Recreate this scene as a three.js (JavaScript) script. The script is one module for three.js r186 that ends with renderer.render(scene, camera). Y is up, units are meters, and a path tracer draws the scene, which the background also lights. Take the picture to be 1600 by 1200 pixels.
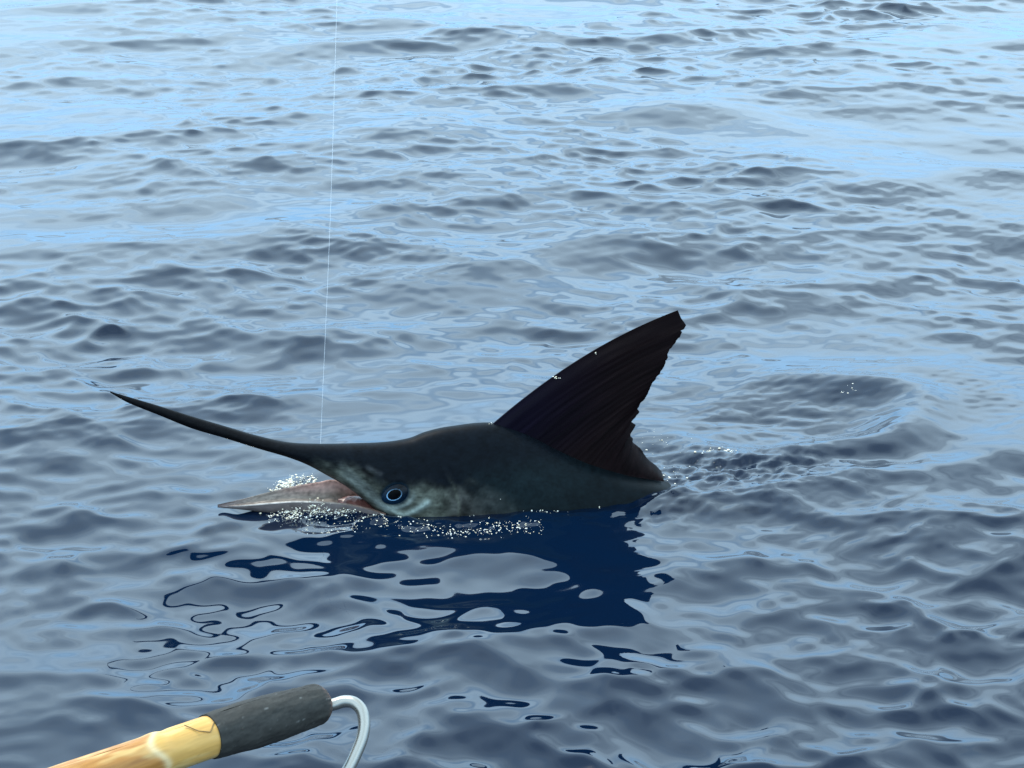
import * as THREE from 'three';
import { mergeGeometries } from 'three/addons/utils/BufferGeometryUtils.js';
import { ImprovedNoise } from 'three/addons/math/ImprovedNoise.js';

// ---------------------------------------------------------------- camera, sky, sun, exposure
const scene = new THREE.Scene();
const FOV = 20, EYE = 1.95, PITCH = 18.5;
const camera = new THREE.PerspectiveCamera(FOV, 4 / 3, 0.1, 6000);
camera.position.set(0, EYE, 0);
camera.rotation.x = -PITCH * Math.PI / 180;
camera.updateMatrixWorld(true);

const renderer = new THREE.WebGLRenderer({ antialias: true });
renderer.toneMapping = THREE.LinearToneMapping;
renderer.toneMappingExposure = 1.0;
renderer.shadowMap.enabled = true;

const noise = new ImprovedNoise();
function fbm(x, y, z, oct) {
  let s = 0, a = 0.5, n = 0;
  for (let i = 0; i < oct; i++) { s += a * noise.noise(x, y, z); n += a; a *= 0.52; x = x * 2.03 + 7.1; y = y * 2.03 + 3.3; z = z * 2.03 + 5.7; }
  return s / n;
}
const clamp = (v, a = 0, b = 1) => Math.min(b, Math.max(a, v));
const smooth = (a, b, v) => { const t = clamp((v - a) / (b - a)); return t * t * (3 - 2 * t); };
const lerp = (a, b, t) => a + (b - a) * t;

{
  // bright summer sky: blue with broken grey-white cloud, the same all the way round
  const W = 1024, H = 512, data = new Float32Array(W * H * 4);
  for (let j = 0; j < H; j++) {
    const el = ((j + 0.5) / H - 0.5) * Math.PI, y = Math.sin(el), c = Math.cos(el);
    for (let i = 0; i < W; i++) {
      const az = ((i + 0.5) / W - 0.5) * 2 * Math.PI, x = c * Math.cos(az), z = c * Math.sin(az);
      const up = Math.max(y, 0);
      // clear air
      const t = Math.pow(1 - up, 3);
      let r = lerp(0.62, 0.74, t), g = lerp(1.20, 1.40, t), b = lerp(1.98, 2.16, t);
      // a cloud layer on a plane overhead
      const px = x / (up + 0.22), pz = z / (up + 0.22);
      const n = fbm(px * 1.0 + 3.1, pz * 1.0 + 1.7, 0.4, 4) + 0.35 * fbm(px * 0.5, pz * 0.5, 9.3, 3);
      const cov = smooth(-0.45, 0.02, n) * smooth(0.02, 0.42, up + 0.06);
      const thick = smooth(0.0, 0.30, n);
      const sh = lerp(2.55, 1.62, thick) * lerp(1.06, 0.84, smooth(0.35, 0.85, up));
      r = lerp(r, sh * 0.76, cov); g = lerp(g, sh * 1.04, cov); b = lerp(b, sh * 1.25, cov);
      if (y < 0) { const k = smooth(0, -0.1, y); r = lerp(r, 0.02, k); g = lerp(g, 0.05, k); b = lerp(b, 0.12, k); }
      const o = (j * W + i) * 4;
      data[o] = r; data[o + 1] = g; data[o + 2] = b; data[o + 3] = 1;
    }
  }
  const sky = new THREE.DataTexture(data, W, H, THREE.RGBAFormat, THREE.FloatType);
  sky.mapping = THREE.EquirectangularReflectionMapping;
  sky.magFilter = THREE.LinearFilter; sky.minFilter = THREE.LinearFilter;
  sky.needsUpdate = true;
  scene.background = sky;
  scene.environment = sky;
}
const SUN = new THREE.Vector3(-0.36, 0.84, -0.42).normalize();
const sun = new THREE.DirectionalLight(new THREE.Color(1, 0.94, 0.84), 3.2);
sun.position.copy(SUN).multiplyScalar(30).add(new THREE.Vector3(0, 0, -5));
sun.target.position.set(0, 0, -5);
sun.castShadow = true;
sun.shadow.mapSize.set(2048, 2048);
Object.assign(sun.shadow.camera, { left: -6, right: 6, top: 6, bottom: -6, near: 1, far: 60 });
sun.shadow.radius = 1;
scene.add(sun, sun.target);

// ---------------------------------------------------------------- helpers
let seed = 20240611;
const rnd = () => { seed = (seed + 0x6D2B79F5) | 0; let t = Math.imul(seed ^ (seed >>> 15), 1 | seed); t = (t + Math.imul(t ^ (t >>> 7), 61 | t)) ^ t; return ((t ^ (t >>> 14)) >>> 0) / 4294967296; };
const gauss = () => Math.sqrt(-2 * Math.log(rnd() + 1e-9)) * Math.cos(6.28318 * rnd());
const V = (x, y, z) => new THREE.Vector3(x, y, z);
const FOCAL = 600 / Math.tan(FOV * Math.PI / 360);
const QUAT = camera.quaternion.clone();
function ray(x, y) { return V((x - 800) / FOCAL, -(y - 600) / FOCAL, -1).applyQuaternion(QUAT); }
function onWater(x, y, h = 0) { const d = ray(x, y); return V(0, EYE, 0).addScaledVector(d, (h - EYE) / d.y); }
function atRange(x, y, depth) { return V(0, EYE, 0).addScaledVector(ray(x, y), depth); }
function add(mesh, parent = scene) { mesh.castShadow = true; mesh.receiveShadow = true; parent.add(mesh); return mesh; }
// piecewise curve through [x, y] pairs (monotone-ish Hermite)
function curve(pts) {
  const n = pts.length, m = [];
  for (let i = 0; i < n; i++) {
    const a = pts[Math.max(0, i - 1)], b = pts[Math.min(n - 1, i + 1)];
    m.push((b[1] - a[1]) / (b[0] - a[0]));
  }
  return x => {
    if (x <= pts[0][0]) return pts[0][1];
    if (x >= pts[n - 1][0]) return pts[n - 1][1];
    let i = 0; while (x > pts[i + 1][0]) i++;
    const h = pts[i + 1][0] - pts[i][0], t = (x - pts[i][0]) / h, t2 = t * t, t3 = t2 * t;
    return (2 * t3 - 3 * t2 + 1) * pts[i][1] + (t3 - 2 * t2 + t) * h * m[i] + (-2 * t3 + 3 * t2) * pts[i + 1][1] + (t3 - t2) * h * m[i + 1];
  };
}

// ---------------------------------------------------------------- the fish's upright mid-plane
const P1 = onWater(340, 797), P2 = onWater(1030, 765);
const AX = P2.clone().sub(P1).setY(0).normalize();      // towards the tail
const NORM = V(-AX.z, 0, AX.x).normalize();             // towards the boat
if (NORM.z < 0) NORM.negate();
function onFish(x, y) {                                  // a point of the mid-plane
  const d = ray(x, y), t = P1.clone().sub(V(0, EYE, 0)).dot(NORM) / d.dot(NORM);
  return V(0, EYE, 0).addScaledVector(d, t);
}

// ---------------------------------------------------------------- the sea
const FISH = onWater(640, 790), WAKE = onWater(1225, 650), FINREAR = onWater(1030, 742);
const waves = [];
function band(n, l0, l1, slope, dir, spread, chop) {
  for (let i = 0; i < n; i++) {
    const L = l0 * Math.pow(l1 / l0, (i + rnd()) / n), k = 2 * Math.PI / L;
    const th = (dir + gauss() * spread) * Math.PI / 180;  // 0 = travelling towards the boat
    const s = slope * Math.sqrt(2 / n) * (0.7 + 0.6 * rnd());
    waves.push({ kx: k * Math.sin(th), kz: k * Math.cos(th), a: s / k, L, ph: rnd() * 6.2832, cx: Math.sin(th) * chop, cz: Math.cos(th) * chop });
  }
}
band(9, 2.2, 5.5, 0.034, 18, 28, 0.9);
band(14, 0.8, 2.2, 0.046, -12, 36, 1.2);
band(26, 0.32, 0.9, 0.064, 6, 32, 1.8);
band(52, 0.09, 0.34, 0.106, 2, 40, 1.35);
band(30, 0.045, 0.10, 0.066, -8, 46, 0.6);
band(16, 0.028, 0.055, 0.044, 35, 26, 0);
function seaAt(x, z, cell, out) {
  const dFish = Math.hypot((x - FISH.x) / 1.0, (z - FISH.z) / 0.9);
  const calm = Math.exp(-dFish * dFish);
  const patch = clamp(0.78 + 2.3 * fbm(x * 0.6 + 4, z * 0.5, 2.2, 4), 0.2, 1.5) * lerp(1, 1.2, smooth(-5, -10, z));
  const cap = smooth(0.05, 0.45, fbm(x * 0.8 + 11, z * 0.8 + 3, 6.1, 3) + 0.14 * smooth(0.1, 1.6, x));
  const ax = (x - WAKE.x) * AX.x + (z - WAKE.z) * AX.z, az = (x - WAKE.x) * NORM.x + (z - WAKE.z) * NORM.z;
  const ang = Math.atan2(az, ax), rr = Math.hypot(ax / 0.40, az / 0.30) * (1 + 0.10 * Math.sin(2 * ang + 0.6) + 0.05 * Math.sin(5 * ang));
  const still = 1 - 0.6 * Math.exp(-Math.pow(rr / 1.5, 4));
  let X = x, Y = 0, Z = z;
  for (let i = 0; i < waves.length; i++) {
    const w = waves[i];
    let f = smooth(2.2, 4.5, w.L / cell);
    if (f === 0) continue;
    if (w.L < 0.055) f *= cap; else if (w.L < 0.45) f *= patch;
    if (w.L > 0.8) f *= 1 - 0.62 * calm; else if (w.L > 0.12) f *= 1 + 0.12 * calm; else f *= 1 - 0.1 * calm;
    if (w.L > 0.09) f *= still;
    if (f < 0.01) continue;
    const p = w.kx * x + w.kz * z + w.ph, a = w.a * f;
    Y += a * Math.cos(p);
    const s = a * Math.sin(p);
    X -= w.cx * s; Z -= w.cz * s;
  }
  // the swirl that the tail throws up behind the fin: a rounded rim with rough water inside
  if (rr < 3) {
    const side = 0.45 + 0.55 * Math.cos(ang - 0.75);
    Y += 0.060 * 0.8 * side * Math.exp(-Math.pow((rr - 1) / 0.26, 2)) - 0.016 * Math.exp(-rr * rr * 1.6);
    Y += 0.016 * side * Math.exp(-Math.pow((rr - 1.75) / 0.3, 2));
    const inn = Math.exp(-rr * rr * 1.2) * smooth(3, 6, 0.06 / cell * 1.6);
    Y += 0.016 * inn * (fbm(ax * 7 + 1, az * 11, 1.5, 3));
  }
  // broken water close behind the dorsal fin
  const dx = x - FINREAR.x, dz = z - FINREAR.z, along = dx * AX.x + dz * AX.z, acr = dx * NORM.x + dz * NORM.z;
  const bw = Math.exp(-Math.pow((along - 0.14) / 0.24, 2) - Math.pow((acr - 0.01) / 0.17, 2));
  if (bw > 0.01) Y += bw * 0.03 * fbm(along * 16, acr * 20, 3.3, 3);
  // water heaped along the near side of the head, and rucked up there
  const hx = (x - P1.x) * AX.x + (z - P1.z) * AX.z, hn = (x - P1.x) * NORM.x + (z - P1.z) * NORM.z;
  const along2 = smooth(0.05, 0.25, hx) * smooth(1.15, 0.7, hx);
  const hw = along2 * Math.exp(-Math.pow((hn - lerp(0.02, 0.15, smooth(0.1, 0.6, hx))) / 0.045, 2));
  if (hw > 0.01) Y += hw * (0.010 + 0.017 * fbm(hx * 17, hn * 22, 8.8, 2));
  // lapping along the flank, and over the back where it goes under
  const near_ = smooth(-0.25, 0.0, hn) * smooth(0.34, 0.16, hn) * smooth(0.1, 0.4, hx) * smooth(1.5, 1.1, hx);
  if (near_ > 0.01) Y += near_ * (0.016 * fbm(hx * 6 + 2, hn * 7, 4.4, 3) + 0.014 * smooth(0.85, 1.1, hx) * (0.5 + fbm(hx * 11, hn * 9, 1.4, 3)));
  out.x = X; out.y = Y; out.z = Z;
}
const tmp = {};
function seaHeight(x, z) {
  let a = x, b = z;
  for (let i = 0; i < 3; i++) { seaAt(a, b, 0.006, tmp); a += x - tmp.x; b += z - tmp.z; }
  seaAt(a, b, 0.006, tmp);
  return tmp.y;
}
{
  // grid lines: fine where the water is near, wider and wider outwards
  const xs = [0]; let d;
  while (xs[xs.length - 1] < 2500) { const x = xs[xs.length - 1]; d = 0.0052 * (x < 1.35 ? 1 : x < 3.6 ? 1 + (x - 1.35) * 1.3 : 3.9 * Math.pow(x / 3.6, 2.6)); xs.push(x + d); }
  const XS = [...xs.slice(1).reverse().map(v => -v), ...xs];
  const zs = [-3.4];
  while (zs[zs.length - 1] > -2500) { const z = -zs[zs.length - 1]; d = z < 14 ? 0.0054 * Math.pow(z / 3.6, 1.4) : 0.036 * Math.pow(z / 14, 2.3); zs.push(-z - d); }
  zs.reverse();
  { let z = -3.4; d = 0.006; while (z < 2500) { z += d; d *= 1.13; zs.push(z); } }
  const nx = XS.length, nz = zs.length;
  const pos = new Float32Array(nx * nz * 3), o = {};
  let k = 0;
  for (let j = 0; j < nz; j++) {
    const dz = Math.abs(zs[Math.min(nz - 1, j + 1)] - zs[Math.max(0, j - 1)]) / 2;
    for (let i = 0; i < nx; i++) {
      const dx = Math.abs(XS[Math.min(nx - 1, i + 1)] - XS[Math.max(0, i - 1)]) / 2;
      seaAt(XS[i], zs[j], Math.max(dx, dz * 0.8), o);
      pos[k++] = o.x; pos[k++] = o.y; pos[k++] = o.z;
    }
  }
  const idx = new Uint32Array((nx - 1) * (nz - 1) * 6);
  k = 0;
  for (let j = 0; j < nz - 1; j++) for (let i = 0; i < nx - 1; i++) {
    const a = j * nx + i, b = a + 1, c = a + nx, e = c + 1;
    idx[k++] = a; idx[k++] = c; idx[k++] = b; idx[k++] = b; idx[k++] = c; idx[k++] = e;
  }
  const g = new THREE.BufferGeometry();
  g.setAttribute('position', new THREE.BufferAttribute(pos, 3));
  g.setIndex(new THREE.BufferAttribute(idx, 1));
  g.computeVertexNormals();
  const m = new THREE.MeshPhysicalMaterial({ color: new THREE.Color().setRGB(0.0008, 0.0060, 0.019), roughness: 0.035, metalness: 0, ior: 1.34 });
  const sea = add(new THREE.Mesh(g, m));
  sea.name = 'sea';
  sea.userData = { kind: 'structure', label: 'rippled deep blue sea under a bright cloudy sky', category: 'sea' };
  console.log('sea', nx, nz, nx * nz);
}

// ---------------------------------------------------------------- the marlin
// outline in the mid-plane, as (position along the fish, height) pairs read off the side view
const topY = curve([[172, 611.5], [200, 620], [250, 635], [300, 651], [350, 666], [400, 681], [450, 692], [500, 694.5], [550, 694], [600, 692], [640, 685.5], [665, 676], [700, 668], [770, 662], [820, 676], [870, 701], [920, 723], [980, 741], [1040, 754], [1120, 785], [1260, 840], [1500, 940]]);
const botY = curve([[172, 613.5], [200, 629], [250, 649], [300, 669], [350, 683.5], [400, 699], [450, 713.5], [480, 725], [510, 741], [540, 758], [565, 777], [590, 800], [615, 838], [650, 868], [700, 895], [800, 925], [900, 938], [1040, 945], [1150, 945], [1300, 945], [1500, 958]]);
const halfW = curve([[172, 0.0015], [200, 0.007], [300, 0.0145], [400, 0.020], [450, 0.024], [500, 0.034], [550, 0.048], [600, 0.062], [660, 0.076], [730, 0.09], [820, 0.110], [920, 0.140], [1000, 0.150], [1060, 0.140], [1200, 0.09], [1350, 0.06], [1500, 0.02]]);
const MX = 1000; // along-the-fish coordinate beyond which nothing is seen
function skinPoint(u, phi, extra = 0) {   // phi 0 = back, pi/2 = near flank, pi = belly, -pi/2 = far flank
  const T = onFish(u, topY(u)), B = onFish(u, botY(u));
  const C = T.clone().add(B).multiplyScalar(0.5), H = T.clone().sub(B).multiplyScalar(0.5);
  const c = Math.cos(phi), s = Math.sin(phi), w = halfW(u);
  const e = lerp(1, 0.86, smooth(480, 620, u)) - 0.34 * smooth(760, 960, u);
  const cy = Math.sign(c) * Math.pow(Math.abs(c), lerp(1, 1.12, smooth(480, 620, u))), sx = Math.sign(s) * Math.pow(Math.abs(s), e);
  // the flank is narrower towards the back, so the head is wedge-shaped from above
  const wedge = lerp(1, 1 - 0.16 * Math.max(0, cy), smooth(500, 640, u));
  return C.addScaledVector(H, cy).addScaledVector(NORM, sx * (w * wedge + extra));
}
const g1 = (x, s) => Math.exp(-x * x / (s * s));
// ridges and folds of the head, in side-view units; positive stands proud
const EYEU = 614, EYEV = 757;
const eyeDist = (u, v) => { const x = u - EYEU, y = v - EYEV; return Math.hypot((x * 0.94 - y * 0.34) / 1.22, (x * 0.34 + y * 0.94) / 0.86); };
function segDist(x, y, pts) {
  let best = 1e9, at = 0, acc = 0;
  for (let i = 0; i < pts.length - 1; i++) {
    const [ax, ay] = pts[i], [bx, by] = pts[i + 1], l2 = (bx - ax) ** 2 + (by - ay) ** 2;
    const t = clamp(((x - ax) * (bx - ax) + (y - ay) * (by - ay)) / l2);
    const dd = Math.hypot(x - ax - t * (bx - ax), y - ay - t * (by - ay));
    if (dd < best) { best = dd; at = acc + t; }
    acc++;
  }
  return [best, at / (pts.length - 1)];
}
const JAWLINE = [[512, 722], [545, 744], [575, 768], [600, 783], [628, 789], [648, 778], [664, 766]];
const GILL = [[690, 720], [704, 740], [711, 765], [712, 800], [706, 840]];
const GILL2 = [[668, 735], [676, 760], [678, 800], [670, 830]];
const PECT = [[740, 745], [780, 752], [800, 770], [795, 800]];
function headRelief(u, v) {
  let d = 0;
  const e = eyeDist(u, v);
  d += 0.004 * g1(e - 23, 6) - 0.010 * g1(e, 16);
  let [q] = segDist(u, v, JAWLINE); d += 0.0035 * g1(q, 5);
  [q] = segDist(u, v + 8, JAWLINE); d -= 0.0022 * g1(q, 5);
  [q] = segDist(u, v, GILL); d += 0.0035 * g1(q, 4) * 0.6; [q] = segDist(u - 7, v, GILL); d -= 0.0022 * g1(q, 4);
  [q] = segDist(u, v, GILL2); d += 0.0018 * g1(q, 5);
  [q] = segDist(u, v, [[566, 725], [578, 732]]); d -= 0.004 * g1(q, 3);
  d += 0.0022 * fbm(u / 34, v / 22, 2, 4) * smooth(470, 560, u);
  return d;
}
function skinColor(u, v, phi, c) {
  const near = smooth(0.15, 0.5, Math.sin(phi) * (phi > 0 ? 1 : -1) + 0.0);
  const n = fbm(u / 60, v / 40, 5.5, 5), n2 = fbm(u / 16, v / 11, 1.5, 4);
  // near-black blue back
  let r = 0.0032, g = 0.0048, b = 0.0072;
  // the bill is brownish black
  const bill = smooth(520, 400, u);
  r = lerp(r, 0.0042, bill); g = lerp(g, 0.0042, bill); b = lerp(b, 0.005, bill);
  // grey-green silver of cheek and gill cover, below a soft edge
  const edge = curve([[480, 708], [540, 713], [580, 725], [615, 738], [650, 742], [700, 738], [760, 744], [800, 764], [860, 790]])(u);
  const low = smooth(-10, 26, v - edge + n * 34) * smooth(470, 530, u) * smooth(830, 780, u + n * 40);
  const tone = clamp(0.75 + 0.9 * n2 + 0.5 * n, 0.3, 1.6);
  r = lerp(r, 0.080 * tone, low); g = lerp(g, 0.086 * tone, low); b = lerp(b, 0.070 * tone, low);
  const pk = low * smooth(680, 720, u) * 0.8; // pinkish gill cover
  r = lerp(r, 0.052 * tone, pk); g = lerp(g, 0.048 * tone, pk); b = lerp(b, 0.046 * tone, pk);
  // greenish sheen along the flank behind
  const flank = smooth(690, 780, u) * smooth(690, 735, v + n * 25) * smooth(800, 770, v);
  r = lerp(r, 0.007, flank * 0.7); g = lerp(g, 0.014, flank * 0.7); b = lerp(b, 0.016, flank * 0.7);
  const rear = smooth(820, 960, u + n * 60) * 0.85; r = lerp(r, 0.0022, rear); g = lerp(g, 0.004, rear); b = lerp(b, 0.0055, rear);
  // pale folds
  let [q, at] = segDist(u, v, JAWLINE); const jl = g1(q, 4.2) * smooth(0.2, 0.7, at) * 0.85;
  r = lerp(r, 0.27, jl); g = lerp(g, 0.32, jl); b = lerp(b, 0.29, jl);
  [q] = segDist(u, v, GILL); const gl = g1(q, 2.4) * 0.26 * clamp(0.7 + 1.5 * n2) * smooth(720, 760, v);
  r = lerp(r, 0.13, gl); g = lerp(g, 0.14, gl); b = lerp(b, 0.10, gl);
  [q] = segDist(u, v, [[566, 725], [578, 732]]); const no = g1(q, 3.5);
  r = lerp(r, 0.008, no); g = lerp(g, 0.008, no); b = lerp(b, 0.008, no);
  [q] = segDist(u, v, [[572, 719], [592, 728]]); const nb = g1(q, 3.5) * 0.12 * clamp(0.6 + n2);
  r = lerp(r, 0.2, nb); g = lerp(g, 0.2, nb); b = lerp(b, 0.2, nb);
  // dark socket with a pale lower rim
  const e = eyeDist(u, v);
  const soc = smooth(22, 16, e);
  const rim = g1(e - 24, 3.5) * 0.55 * smooth(-6, 18, v - EYEV + (u - EYEU) * 0.2);
  r = lerp(r, 0.22, rim); g = lerp(g, 0.26, rim); b = lerp(b, 0.25, rim);
  r = lerp(r, 0.006, soc); g = lerp(g, 0.018, soc); b = lerp(b, 0.03, soc);
  // lip edge is dark and fleshy at the mouth corner
  const snout = smooth(12, 22, botY(u) - v) * smooth(520, 550, u) * smooth(604, 585, u) * smooth(46, 30, botY(u) - v) * 0.6; r = lerp(r, 0.15, snout); g = lerp(g, 0.165, snout); b = lerp(b, 0.15, snout);
  const lip = smooth(12, 3, botY(u) - v) * smooth(500, 520, u) * smooth(600, 585, u);
  r = lerp(r, 0.07, lip * 0.6); g = lerp(g, 0.05, lip * 0.6); b = lerp(b, 0.045, lip * 0.6);
  const k = 1 + 0.5 * n2 + 0.55 * fbm(u / 9, v / 2.6, 8.5, 3) + 0.4 * fbm(u / 3.2, v / 2.4, 4.5, 2); // fine mottling and streaks
  c.setRGB(Math.max(0.0015, r * k), Math.max(0.0015, g * k), Math.max(0.0015, b * k));
}
const marlin = new THREE.Group();
marlin.name = 'marlin';
marlin.position.copy(FISH).setY(0);
marlin.userData = { label: 'dark marlin with long bill and raised dorsal fin lying at the sea surface', category: 'fish' };
scene.add(marlin);
const ORIGIN = marlin.position;
function gridGeometry(nu, nv, f, color, closed) {
  const pos = [], col = [], uv = [], idx = [], c = new THREE.Color();
  for (let i = 0; i <= nu; i++) for (let j = 0; j <= nv; j++) {
    const p = f(i / nu, j / nv);
    pos.push(p.x - ORIGIN.x, p.y - ORIGIN.y, p.z - ORIGIN.z); uv.push(i / nu, j / nv);
    if (color) { color(i / nu, j / nv, c); col.push(c.r, c.g, c.b); }
  }
  for (let i = 0; i < nu; i++) for (let j = 0; j < nv; j++) {
    const a = i * (nv + 1) + j, b = a + 1, d = a + nv + 1, e = d + 1;
    idx.push(a, d, b, b, d, e);
  }
  const g = new THREE.BufferGeometry();
  g.setAttribute('position', new THREE.Float32BufferAttribute(pos, 3));
  g.setAttribute('uv', new THREE.Float32BufferAttribute(uv, 2));
  if (color) g.setAttribute('color', new THREE.Float32BufferAttribute(col, 3));
  g.setIndex(idx);
  g.computeVertexNormals();
  if (closed) { // one smooth normal across the seam
    const n = g.attributes.normal;
    for (let i = 0; i <= nu; i++) {
      const a = i * (nv + 1), b = a + nv;
      const v = V(n.getX(a) + n.getX(b), n.getY(a) + n.getY(b), n.getZ(a) + n.getZ(b)).normalize();
      n.setXYZ(a, v.x, v.y, v.z); n.setXYZ(b, v.x, v.y, v.z);
    }
  }
  return g;
}
const skinMat = new THREE.MeshPhysicalMaterial({ vertexColors: true, color: 0xffffff, roughness: 0.5, metalness: 0, specularIntensity: 0.1, side: THREE.DoubleSide });
const uOf = t => 172 + (1500 - 172) * Math.pow(t, 1.25);
{
  const heightOf = (u, phi) => { const c = Math.cos(phi), cy = Math.sign(c) * Math.pow(Math.abs(c), lerp(1, 1.12, smooth(480, 620, u))); return lerp(botY(u), topY(u), (cy + 1) / 2); };
  const g = gridGeometry(560, 220, (s, t) => {
    const u = uOf(s), phi = (t * 2 - 1) * Math.PI;
    return skinPoint(u, phi, headRelief(u, heightOf(u, phi)) * Math.abs(Math.sin(phi)));
  }, (s, t, c) => { const u = uOf(s), phi = (t * 2 - 1) * Math.PI; skinColor(u, heightOf(u, phi), phi, c); }, true);
  add(new THREE.Mesh(g, skinMat), marlin).name = 'body';
}
// eye
function surfaceAt(u, v) {             // near-flank point at a side-view position
  let lo = 0, hi = Math.PI;
  for (let i = 0; i < 40; i++) {
    const m = (lo + hi) / 2, c = Math.cos(m), cy = Math.sign(c) * Math.pow(Math.abs(c), lerp(1, 1.12, smooth(480, 620, u)));
    if (lerp(botY(u), topY(u), (cy + 1) / 2) < v) lo = m; else hi = m;
  }
  const p = skinPoint(u, lo), a = skinPoint(u + 2, lo).sub(skinPoint(u - 2, lo)), b = skinPoint(u, lo + 0.02).sub(skinPoint(u, lo - 0.02));
  const n = a.cross(b).normalize(); if (n.dot(NORM) < 0) n.negate();
  return { p, n, phi: lo };
}
{
  const { p, n } = surfaceAt(EYEU, EYEV);
  const eye = new THREE.Group(); eye.name = 'eye';
  eye.position.copy(p).sub(ORIGIN).addScaledVector(n, -0.010);
  eye.quaternion.setFromUnitVectors(V(0, 0, 1), n.clone().add(V(-0.12, 0.05, 0.3)).normalize());
  marlin.add(eye);
  const R = 0.031;
  const cap = (a0, a1, flat, col, rough, name, sx, sy, tilt) => {
    const pts = [];
    for (let i = 0; i <= 10; i++) { const a = lerp(a0, a1, i / 10); pts.push(new THREE.Vector2(R * Math.sin(a), R * flat * Math.cos(a))); }
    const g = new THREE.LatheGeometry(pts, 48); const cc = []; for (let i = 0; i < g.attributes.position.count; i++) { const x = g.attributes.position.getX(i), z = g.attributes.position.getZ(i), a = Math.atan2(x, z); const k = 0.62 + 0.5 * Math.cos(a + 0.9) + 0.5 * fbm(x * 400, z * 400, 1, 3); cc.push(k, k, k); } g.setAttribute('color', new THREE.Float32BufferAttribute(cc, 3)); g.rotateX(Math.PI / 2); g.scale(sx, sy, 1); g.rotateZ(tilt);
    const m = add(new THREE.Mesh(g, new THREE.MeshPhysicalMaterial({ vertexColors: true, color: new THREE.Color().setRGB(...col), roughness: rough, side: THREE.DoubleSide, specularIntensity: name === 'pupil' ? 0.08 : 0.3 })), eye);
    m.name = name; return m;
  };
  cap(0.595, 1.5, 0.5, [0.003, 0.014, 0.032], 0.25, 'eyeball', 1.16, 0.84, 0.36);
  cap(0.50, 0.595, 0.5, [0.19, 0.36, 0.54], 0.35, 'iris', 1.14, 0.80, 0.38);
  cap(0.0001, 0.50, 0.5, [0.0015, 0.002, 0.003], 0.2, 'pupil', 1.14, 0.80, 0.38);
}
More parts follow.
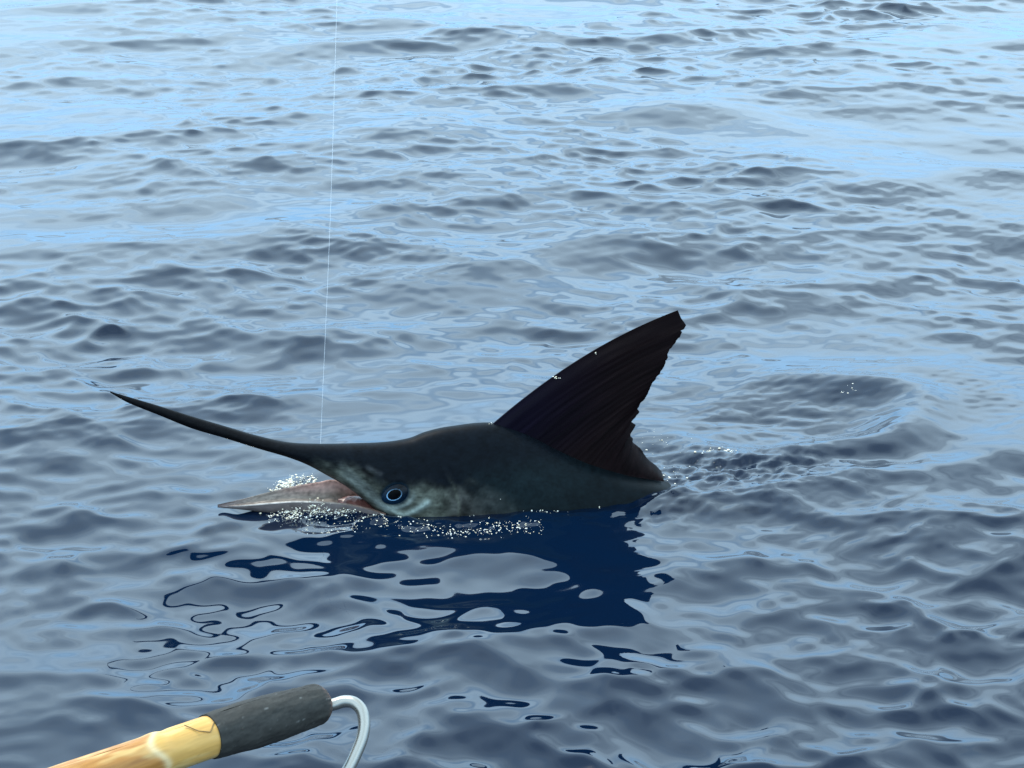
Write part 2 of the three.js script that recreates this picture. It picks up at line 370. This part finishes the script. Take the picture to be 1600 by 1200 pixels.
// dorsal fin: rays fan back from the ridge of the back, the rear edge is torn
{
  const base = [[768, 664], [800, 678], [870, 708], [960, 738], [1036, 750]];
  const rear = [[1062, 489], [1067, 501], [1075, 512], [1067, 525], [1054, 545], [1049, 549], [1045, 562], [1034, 582], [1021, 605], [1009, 624], [1000, 636], [997, 642], [1000, 646], [993, 655], [989, 663], [996, 668], [991, 673], [984, 680], [992, 690], [991, 695], [1001, 705], [1010, 716], [1020, 727], [1030, 735], [1037, 743]];
  const along = (pts, t) => { const L = [0]; for (let i = 1; i < pts.length; i++) L.push(L[i - 1] + Math.hypot(pts[i][0] - pts[i - 1][0], pts[i][1] - pts[i - 1][1])); const d = t * L[L.length - 1]; let i = 0; while (i < pts.length - 2 && d > L[i + 1]) i++; const k = clamp((d - L[i]) / (L[i + 1] - L[i])); return [lerp(pts[i][0], pts[i + 1][0], k), lerp(pts[i][1], pts[i + 1][1], k)]; };
  const NT = 260, NS = 110;
  const at = (t, s, side) => {
    const B = along(base, Math.pow(t, 0.85)), T = along(rear, Math.pow(t, 0.8));
    let x = lerp(B[0], T[0], s), y = lerp(B[1], T[1], s);
    const bulge = 4 * s * (1 - s) * (20 * (1 - t) ** 3);
    x -= bulge * 0.35; y -= bulge * 0.72;
    // small nicks of the torn edge
    const nick = smooth(0.93, 1, s) * smooth(0.03, 0.1, t) * (6 * fbm(t * 19, 3.3, 1.1, 3) - 8 * smooth(0.3, 0.5, fbm(t * 46, 8.3, 1.1, 2)));
    x += nick; y += nick * 0.3;
    const p = onFish(x, y);
    const edge = Math.min(smooth(0, 0.035, t), smooth(1.0, 0.985, s));
    const ray_ = Math.cos((t + 0.02 * fbm(t * 9, s * 0.6, 1, 2)) * 2 * Math.PI * 27) * 0.00024 * (0.5 + 1.2 * Math.abs(fbm(t * 7, s * 2, 8, 2))) * smooth(1, 0.5, s * 0.8) * smooth(0.02, 0.05, t) + 0.0003 * fbm(t * 90, s * 5, 4, 3);
    const th = lerp(0.011, 0.0022, Math.pow(s, 0.7)) * lerp(0.25, 1, edge) + ray_ * edge;
    // the fin waves a little and its tip leans away
    const lean = 0.022 * s * s + 0.010 * Math.sin(t * 5 + s * 3) * s;
    return p.addScaledVector(NORM, side * Math.max(th, 0.0006) - lean);
  };
  const color = (t, s, c) => {
    const st = fbm(t * 70, s * 4, 2.5, 4), st2 = fbm(t * 22, s * 1.6, 7.5, 3);
    const k = clamp(1 + 0.5 * st + 0.8 * st2, 0.3, 3);
    const purple = smooth(0.5, 0.0, t) * smooth(0.75, 0.0, s);
    c.setRGB(lerp(0.0056, 0.0036, purple) * k, lerp(0.0026, 0.0024, purple) * k, lerp(0.003, 0.0075, purple) * k);
    const tan = smooth(0.12, 0.5, st2 + 0.5 * st) * smooth(0.3, 0.7, s) * 0.14;
    c.r = lerp(c.r, 0.034, tan); c.g = lerp(c.g, 0.024, tan); c.b = lerp(c.b, 0.02, tan);
  };
  const near = gridGeometry(NT, NS, (t, s) => at(t, s, 1), color), far = gridGeometry(NT, NS, (t, s) => at(t, s, -1), color);
  // closing strip along the outer edges
  const strip = gridGeometry(2 * NS, 1, (q, k) => at(0, q, k * 2 - 1), (q, k, c) => color(0, q, c));
  const strip2 = gridGeometry(2 * NT, 1, (q, k) => at(q, 1, k * 2 - 1), (q, k, c) => color(q, 1, c));
  const g = mergeGeometries([near, far, strip, strip2]);
  add(new THREE.Mesh(g, new THREE.MeshPhysicalMaterial({ vertexColors: true, roughness: 0.5, specularIntensity: 0.1, side: THREE.DoubleSide })), marlin).name = 'dorsal_fin';
}
// lower jaw: an open pointed trough, pink inside, its tip just clear of the water
{
  const rimFar = curve([[340, 790.5], [380, 784], [420, 776], [460, 769], [500, 764], [524, 762], [560, 776], [600, 790]]);
  const rimNear = curve([[340, 792], [380, 788], [420, 782], [460, 777], [500, 776], [540, 777], [575, 783], [600, 790]]);
  const keel = curve([[340, 793], [380, 796], [420, 801], [460, 808], [500, 818], [560, 830], [600, 842]]);
  const wid = curve([[340, 0.002], [380, 0.013], [420, 0.024], [460, 0.034], [500, 0.043], [540, 0.052], [600, 0.062]]);
  const U = s => 340 + 260 * s;
  const shell = (s, t, inner) => {      // t -1 far rim, 0 keel, 1 near rim
    const u = U(s), w = wid(u), a = t * Math.PI / 2, rim = t < 0 ? rimFar(u) : rimNear(u);
    const depth = inner ? lerp(rim, keel(u), 0.42) : keel(u);
    const y = lerp(depth, rim, 1 - Math.cos(a)), sx = Math.sin(a) * (inner ? w * 0.86 : w);
    const p = onFish(u, y).addScaledVector(NORM, sx);
    if (inner) p.y += 0.002 * fbm(u / 14, t * 4, 3, 3);
    return p;
  };
  const NT = 120, NS = 48;
  const outer = gridGeometry(NT, NS, (s, t) => shell(s, t * 2 - 1, false), (s, t, c) => {
    const n = 1 + 0.8 * fbm(s * 12, t * 8, 1, 4); c.setRGB(0.14 * n, 0.115 * n, 0.11 * n);
  });
  const innerC = (s, t, c) => {
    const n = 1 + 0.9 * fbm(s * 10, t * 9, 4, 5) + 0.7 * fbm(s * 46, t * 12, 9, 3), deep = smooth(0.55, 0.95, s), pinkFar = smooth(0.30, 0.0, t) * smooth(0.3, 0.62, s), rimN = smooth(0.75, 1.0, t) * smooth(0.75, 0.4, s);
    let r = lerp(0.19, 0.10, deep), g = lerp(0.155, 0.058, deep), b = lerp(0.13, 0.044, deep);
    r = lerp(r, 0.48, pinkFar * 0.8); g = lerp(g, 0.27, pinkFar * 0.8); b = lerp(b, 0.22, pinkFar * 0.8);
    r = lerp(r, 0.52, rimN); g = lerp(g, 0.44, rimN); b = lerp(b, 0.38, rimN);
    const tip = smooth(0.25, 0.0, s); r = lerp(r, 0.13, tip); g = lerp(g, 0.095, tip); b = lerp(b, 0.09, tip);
    c.setRGB(r * n, g * n, b * n);
  };
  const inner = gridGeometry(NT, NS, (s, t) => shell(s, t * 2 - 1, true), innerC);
  const lipF = gridGeometry(NT, 4, (s, k) => shell(s, -1, false).lerp(shell(s, -1, true), k).add(V(0, 0.003 * Math.sin(k * Math.PI), 0)), (s, k, c) => innerC(s, 0, c));
  const lipN = gridGeometry(NT, 4, (s, k) => shell(s, 1, false).lerp(shell(s, 1, true), k).add(V(0, 0.003 * Math.sin(k * Math.PI), 0)), (s, k, c) => innerC(s, 1, c));
  const m = new THREE.MeshPhysicalMaterial({ vertexColors: true, roughness: 0.4, specularIntensity: 0.5, side: THREE.DoubleSide });
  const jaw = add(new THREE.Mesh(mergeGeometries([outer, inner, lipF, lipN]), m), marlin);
  jaw.name = 'lower_jaw'; jaw.userData.label = 'open lower jaw, pink inside';
}

// flesh at the corner of the gape
{
  const top = curve([[528, 780], [550, 777], [575, 782], [604, 800]]), low = curve([[528, 790], [560, 806], [604, 826]]), w = curve([[528, 0.004], [545, 0.030], [575, 0.046], [604, 0.055]]);
  const g = gridGeometry(40, 40, (s, t) => { const u = 528 + 76 * s, a = t * 2 * Math.PI; return onFish(u, lerp(top(u), low(u), (1 - Math.cos(a)) / 2) + 2 * fbm(u / 8, t * 9, 2, 3)).addScaledVector(NORM, w(u) * Math.sin(a)); },
    (s, t, c) => { const n = 1 + 1.2 * fbm(s * 7, t * 11, 3, 4), p = smooth(0.1, 0.5, fbm(s * 9, t * 14, 6, 3)); c.setRGB((0.12 + 0.2 * p) * n, (0.045 + 0.1 * p) * n, (0.036 + 0.09 * p) * n); }, true);
  add(new THREE.Mesh(g, new THREE.MeshPhysicalMaterial({ vertexColors: true, roughness: 0.4, side: THREE.DoubleSide })), marlin).name = 'mouth_lining';
}

// ---------------------------------------------------------------- foam and droplets
{
  const items = [];
  const put = (x, y, r, up = 0) => { const p = onWater(x, y); p.y = seaHeight(p.x, p.z) + r * 0.35 + up; items.push([p, r]); };
  const line = [[415, 801], [440, 801], [470, 797], [500, 797], [540, 803], [580, 808], [620, 817], [660, 824], [700, 830], [740, 829], [790, 826], [840, 826]];
  const yOf = curve(line);
  const sz = (a, b) => a + b * Math.pow(rnd(), 3);
  for (let i = 0; i < 1700; i++) {
    const x = 420 + 430 * Math.pow(rnd(), 1.4), y = yOf(x) + gauss() * (x < 580 ? 8 : 5.5);
    if (fbm(x / 7, y / 4, 3.3, 3) + 0.28 * rnd() < 0.16) continue;     // gathers in strings and clots
    put(x, y, sz(0.0004, 0.0014));
  }
  for (let i = 0; i < 1000; i++) {
    const x = 458 + gauss() * 24 + 70 * rnd(), y = 803 + gauss() * 5;
    if (fbm(x / 10, y / 6, 6.3, 3) < -0.08) continue;
    put(x, y, sz(0.0004, 0.0017), 0.034 * rnd() * rnd() * Math.exp(-Math.pow((x - 490) / 50, 2)));
  }
  for (let i = 0; i < 900; i++) { const t = rnd(), x = 428 + 60 * t + gauss() * 6, y = 762 - 12 * t + gauss() * 3; if (fbm(x / 8, y / 5, 2.3, 3) < -0.05) continue; put(x, y, sz(0.0006, 0.002), 0.018 * rnd() * Math.sin(t * 3.1)); }
  for (let i = 0; i < 90; i++) put(470 + 90 * rnd(), 826 + gauss() * 4, sz(0.0004, 0.001));
  for (let i = 0; i < 50; i++) put(850 + gauss() * 16, 797 + gauss() * 5, sz(0.0005, 0.0018));
  for (let i = 0; i < 60; i++) put(1026 + gauss() * 26, 752 + gauss() * 8, sz(0.0005, 0.0016));
  for (let i = 0; i < 36; i++) put(1125 + gauss() * 20, 713 + gauss() * 3, sz(0.0006, 0.0024));
  for (let i = 0; i < 24; i++) put(1030 + gauss() * 16, 690 + gauss() * 10, sz(0.0005, 0.0016));
  for (let i = 0; i < 12; i++) put(1325 + gauss() * 14, 614 + gauss() * 3, sz(0.0006, 0.0026));
  // drops that cling to the front edge of the fin, the gill cover and the nape
  const cling = (x, y, n, sx, sy, r) => { for (let i = 0; i < n; i++) items.push([onFish(x + gauss() * sx, y + gauss() * sy).addScaledVector(NORM, 0.004), sz(r, r)]); };
  cling(869, 589.5, 9, 4, 1.2, 0.0009); cling(931, 552, 4, 2, 1, 0.0008); cling(768, 660.5, 3, 2, 0.8, 0.0008);
  for (const [u, v] of [[728, 784], [734, 782], [745, 783], [775, 757], [868, 780], [872, 783], [878, 779], [884, 784], [865, 786], [925, 766], [938, 772]]) { const q = surfaceAt(u, v); items.push([q.p.addScaledVector(q.n, 0.001), sz(0.0008, 0.0012)]); }
  const g = new THREE.IcosahedronGeometry(1, 1);
  const m = new THREE.MeshPhysicalMaterial({ color: new THREE.Color().setRGB(0.86, 0.84, 0.78), roughness: 0.3 });
  const foam = new THREE.InstancedMesh(g, m, items.length), M = new THREE.Matrix4(), q = new THREE.Quaternion();
  items.forEach(([p, r], i) => foam.setMatrixAt(i, M.compose(p, q, V(r * (0.8 + 0.8 * rnd()), r * 0.8, r))));
  items.forEach((_, i) => { const k = rnd(); foam.setColorAt(i, new THREE.Color().setRGB(1, lerp(0.86, 1, k), lerp(0.62, 1, k))); });
  foam.name = 'foam'; foam.userData = { kind: 'stuff', label: 'white foam bubbles and droplets along the fish and in its wake', category: 'foam' };
  add(foam);
}

// ---------------------------------------------------------------- fishing line
{
  const a = onFish(508, 752), b = onWater(505, 640);
  const low = onFish(500, 735).addScaledVector(NORM, -0.02);
  const dir = atRange(503, 640, 5.55), far = atRange(528, -60, 4.2);
  const c = new THREE.CatmullRomCurve3([low, dir, atRange(508, 530, 5.3), atRange(516, 340, 4.9), far, atRange(540, -600, 3.4)]);
  const line = add(new THREE.Mesh(new THREE.TubeGeometry(c, 240, 0.0005, 8), new THREE.MeshPhysicalMaterial({ color: new THREE.Color().setRGB(0.8, 0.88, 0.95), roughness: 0.9, transmission: 0.6, thickness: 0, transparent: true, opacity: 0.32 })));
  line.name = 'fishing_line'; line.userData = { label: 'thin pale fishing line running straight up from the mouth of the fish', category: 'fishing line' };
}

// ---------------------------------------------------------------- gaff
{
  const gaff = new THREE.Group(); gaff.name = 'gaff';
  gaff.userData = { label: 'bamboo gaff with black grip and bent steel hook above the water', category: 'gaff' };
  const K = 1.5;                                          // metres from the lens
  const A = atRange(331, 1150, K), B = atRange(504, 1098, K + 0.06);
  const px = K / FOCAL;
  const dir = B.clone().sub(A), LEN = dir.length(); dir.normalize();
  gaff.position.copy(A); gaff.quaternion.setFromUnitVectors(V(1, 0, 0), dir);
  scene.add(gaff);
  // turned shapes along the pole's x axis: [x, radius]
  const turned = (pts, seg, color, rough, bump) => {
    const pos = [], uv = [], idx = [], col = [], c = new THREE.Color();
    pts.forEach(([x, r], i) => { for (let j = 0; j <= seg; j++) { const a = j / seg * Math.PI * 2, rr = r + (bump ? bump(x, a) : 0); pos.push(x, rr * Math.cos(a), rr * Math.sin(a)); uv.push(x, a); color(x, a, c); col.push(c.r, c.g, c.b); } });
    for (let i = 0; i < pts.length - 1; i++) for (let j = 0; j < seg; j++) { const a = i * (seg + 1) + j, b = a + 1, d = a + seg + 1, e = d + 1; idx.push(a, b, d, b, e, d); }
    const g = new THREE.BufferGeometry();
    g.setAttribute('position', new THREE.Float32BufferAttribute(pos, 3)); g.setAttribute('uv', new THREE.Float32BufferAttribute(uv, 2)); g.setAttribute('color', new THREE.Float32BufferAttribute(col, 3));
    g.setIndex(idx); g.computeVertexNormals();
    return new THREE.Mesh(g, new THREE.MeshPhysicalMaterial({ vertexColors: true, roughness: rough, side: THREE.DoubleSide, specularIntensity: 0.5 }));
  };
  const RB = 33.5 * px;
  const nodeX = -101 * px;
  const node = x => 0.0007 * g1(x - nodeX, 0.006) - 0.0006 * g1(x - nodeX - 0.008, 0.004);
  const pts = []; for (let i = 0; i <= 520; i++) { const x = lerp(-0.75, 0.004, i / 520); pts.push([x, RB * (1 - 0.04 * smooth(-0.1, -0.4, x)) + node(x) + (x > 0.0005 ? -0.004 * (x - 0.0005) / 0.0035 : 0)]); }
  pts.push([0.0042, 0.001]);
  const pole = turned(pts, 96, (x, a, c) => {
    const wob = 0.006 * Math.sin(a * 1 + 0.6) + 0.004 * Math.sin(a * 3);
    const bare = smooth(nodeX - 0.003, nodeX + 0.004, x + wob);   // pale beyond the joint, honey-brown before it
    const gr = fbm(x * 14, a * 7, 1.2, 4), fl = fbm(x * 60, a * 26, 3.2, 3), bl = fbm(x * 22, a * 1.6, 6.2, 3);
    let r = lerp(0.40, 0.58, bare), g = lerp(0.175, 0.325, bare), b = lerp(0.042, 0.088, bare);
    const st = smooth(0.0, 0.4, gr) * 0.6 * (1 - bare * 0.7); r = lerp(r, 0.26, st); g = lerp(g, 0.10, st); b = lerp(b, 0.025, st);
    const pale = smooth(0.02, 0.35, bl) * 0.7; r = lerp(r, 0.64, pale); g = lerp(g, 0.43, pale); b = lerp(b, 0.17, pale);
    const ringd = g1(x - nodeX + wob - 0.001, 0.003) * 0.6; r = lerp(r, 0.78, ringd); g = lerp(g, 0.62, ringd); b = lerp(b, 0.36, ringd);
    const spots = smooth(0.34, 0.5, fl) * 0.5; r = lerp(r, 0.2, spots); g = lerp(g, 0.1, spots); b = lerp(b, 0.04, spots);
    const k = 1 + 0.25 * fl; c.setRGB(r * k, g * k, b * k);
  }, 0.42, (x, a) => 0.0004 * fbm(x * 30, a * 3, 2, 3));
  pole.rotation.z = 0.036; pole.name = 'bamboo_pole'; add(pole, gaff);
  // grip of black rubber, wrapped over the end of the pole
  const gl = LEN;
  const gp = []; const R0 = 37 * px, R1 = 34 * px;
  gp.push([-0.002, RB * 0.9], [-0.0025, RB + 0.001], [-0.0018, R0 - 0.0004], [0.001, R0]);
  for (let i = 1; i <= 90; i++) { const t = i / 90; gp.push([lerp(0.001, gl - 0.008, t), lerp(R0, R1, smooth(0.3, 1, t)) + 2.8 * px * Math.sin(t * Math.PI)]); }
  for (let i = 1; i <= 14; i++) { const a = i / 14 * Math.PI / 2; gp.push([gl - 0.008 + 0.011 * Math.sin(a), R1 * (0.34 + 0.66 * Math.cos(a))]); }
  gp.push([gl + 0.003, 0.002]);
  const grip = turned(gp, 96, (x, a, c) => {
    const n = fbm(x * 60, a * 4, 1, 4), n2 = fbm(x * 260, a * 16, 5, 3);
    let k = 0.030 * (1 + 0.9 * n + 0.5 * n2); c.setRGB(k * 1.05, k, k * 0.88);
    const scuff = smooth(0.3, 0.5, fbm(x * 120, a * 7, 9, 4)); c.lerp(new THREE.Color(0.2, 0.2, 0.19), scuff * 0.55);
    const rust = smooth(gl - 0.006, gl, x) * smooth(0.0, 0.3, n2 + 0.1); c.lerp(new THREE.Color(0.22, 0.12, 0.09), rust * 0.7);
  }, 0.75, (x, a) => 0.0011 * fbm(x * 26, a * 1.6, 3, 3) + 0.0005 * fbm(x * 160, a * 9, 6, 3));
  grip.name = 'grip'; add(grip, gaff);
  // pen mark on the pale end of the pole
  {
    const loc = (x, y) => { // nearest skin of the pole seen at that place
      const o = V(0, EYE, 0), d = ray(x, y).normalize(), q = gaff.quaternion.clone().invert();
      const lo = o.sub(A).applyQuaternion(q), ld = d.applyQuaternion(q), r = RB + 0.0006;
      const a = ld.y * ld.y + ld.z * ld.z, b = lo.y * ld.y + lo.z * ld.z, c = lo.y * lo.y + lo.z * lo.z - r * r;
      return lo.addScaledVector(ld, (-b - Math.sqrt(Math.max(0, b * b - a * c))) / a);
    };
    const path = new THREE.CurvePath(), P = [[288, 1133], [310, 1142], [329, 1144], [336, 1124], [327, 1117]].map(p => loc(...p));
    for (let i = 0; i < P.length - 1; i++) path.add(new THREE.LineCurve3(P[i], P[i + 1]));
    const m = new THREE.Mesh(new THREE.TubeGeometry(path, 60, 0.0004, 6), new THREE.MeshStandardMaterial({ color: new THREE.Color().setRGB(0.2, 0.12, 0.04), roughness: 0.8 }));
    m.name = 'pen_mark'; add(m, gaff);
  }
  // hook: a bent steel rod
  {
    const q = gaff.quaternion.clone().invert(), L = (x, y, k) => atRange(x, y, k).sub(A).applyQuaternion(q);
    const c = new THREE.CatmullRomCurve3([L(470, 1112, K + 0.055 ), L(500, 1103, K + 0.058 ), L(520, 1101, K + 0.060 ), L(538, 1096, K + 0.060 ), L(553, 1098, K + 0.058 ), L(565, 1110, K + 0.055 ), L(569, 1130, K + 0.052 ), L(566, 1152, K + 0.049 ), L(556, 1178, K + 0.045 ), L(543, 1204, K + 0.041 ), L(520, 1240, K + 0.037 ), L(488, 1268, K + 0.035 ), L(452, 1276, K + 0.033 ), L(424, 1262, K + 0.031 )]);
    const g = new THREE.TubeGeometry(c, 200, 10 * px, 24);
    const p = g.attributes.position, n = 25; // sharpen the point
    for (let i = 0; i <= 200; i++) { const t = i / 200, f = 1 - 0.95 * smooth(0.84, 1, t); if (f < 1) { const ctr = c.getPointAt(t); for (let j = 0; j < n; j++) { const k = i * n + j; p.setXYZ(k, lerp(ctr.x, p.getX(k), f), lerp(ctr.y, p.getY(k), f), lerp(ctr.z, p.getZ(k), f)); } } }
    const m = new THREE.Mesh(g, new THREE.MeshPhysicalMaterial({ color: new THREE.Color().setRGB(0.36, 0.34, 0.30), roughness: 0.34, metalness: 0.85 }));
    m.name = 'hook'; add(m, gaff);
  }
}

renderer.render(scene, camera);
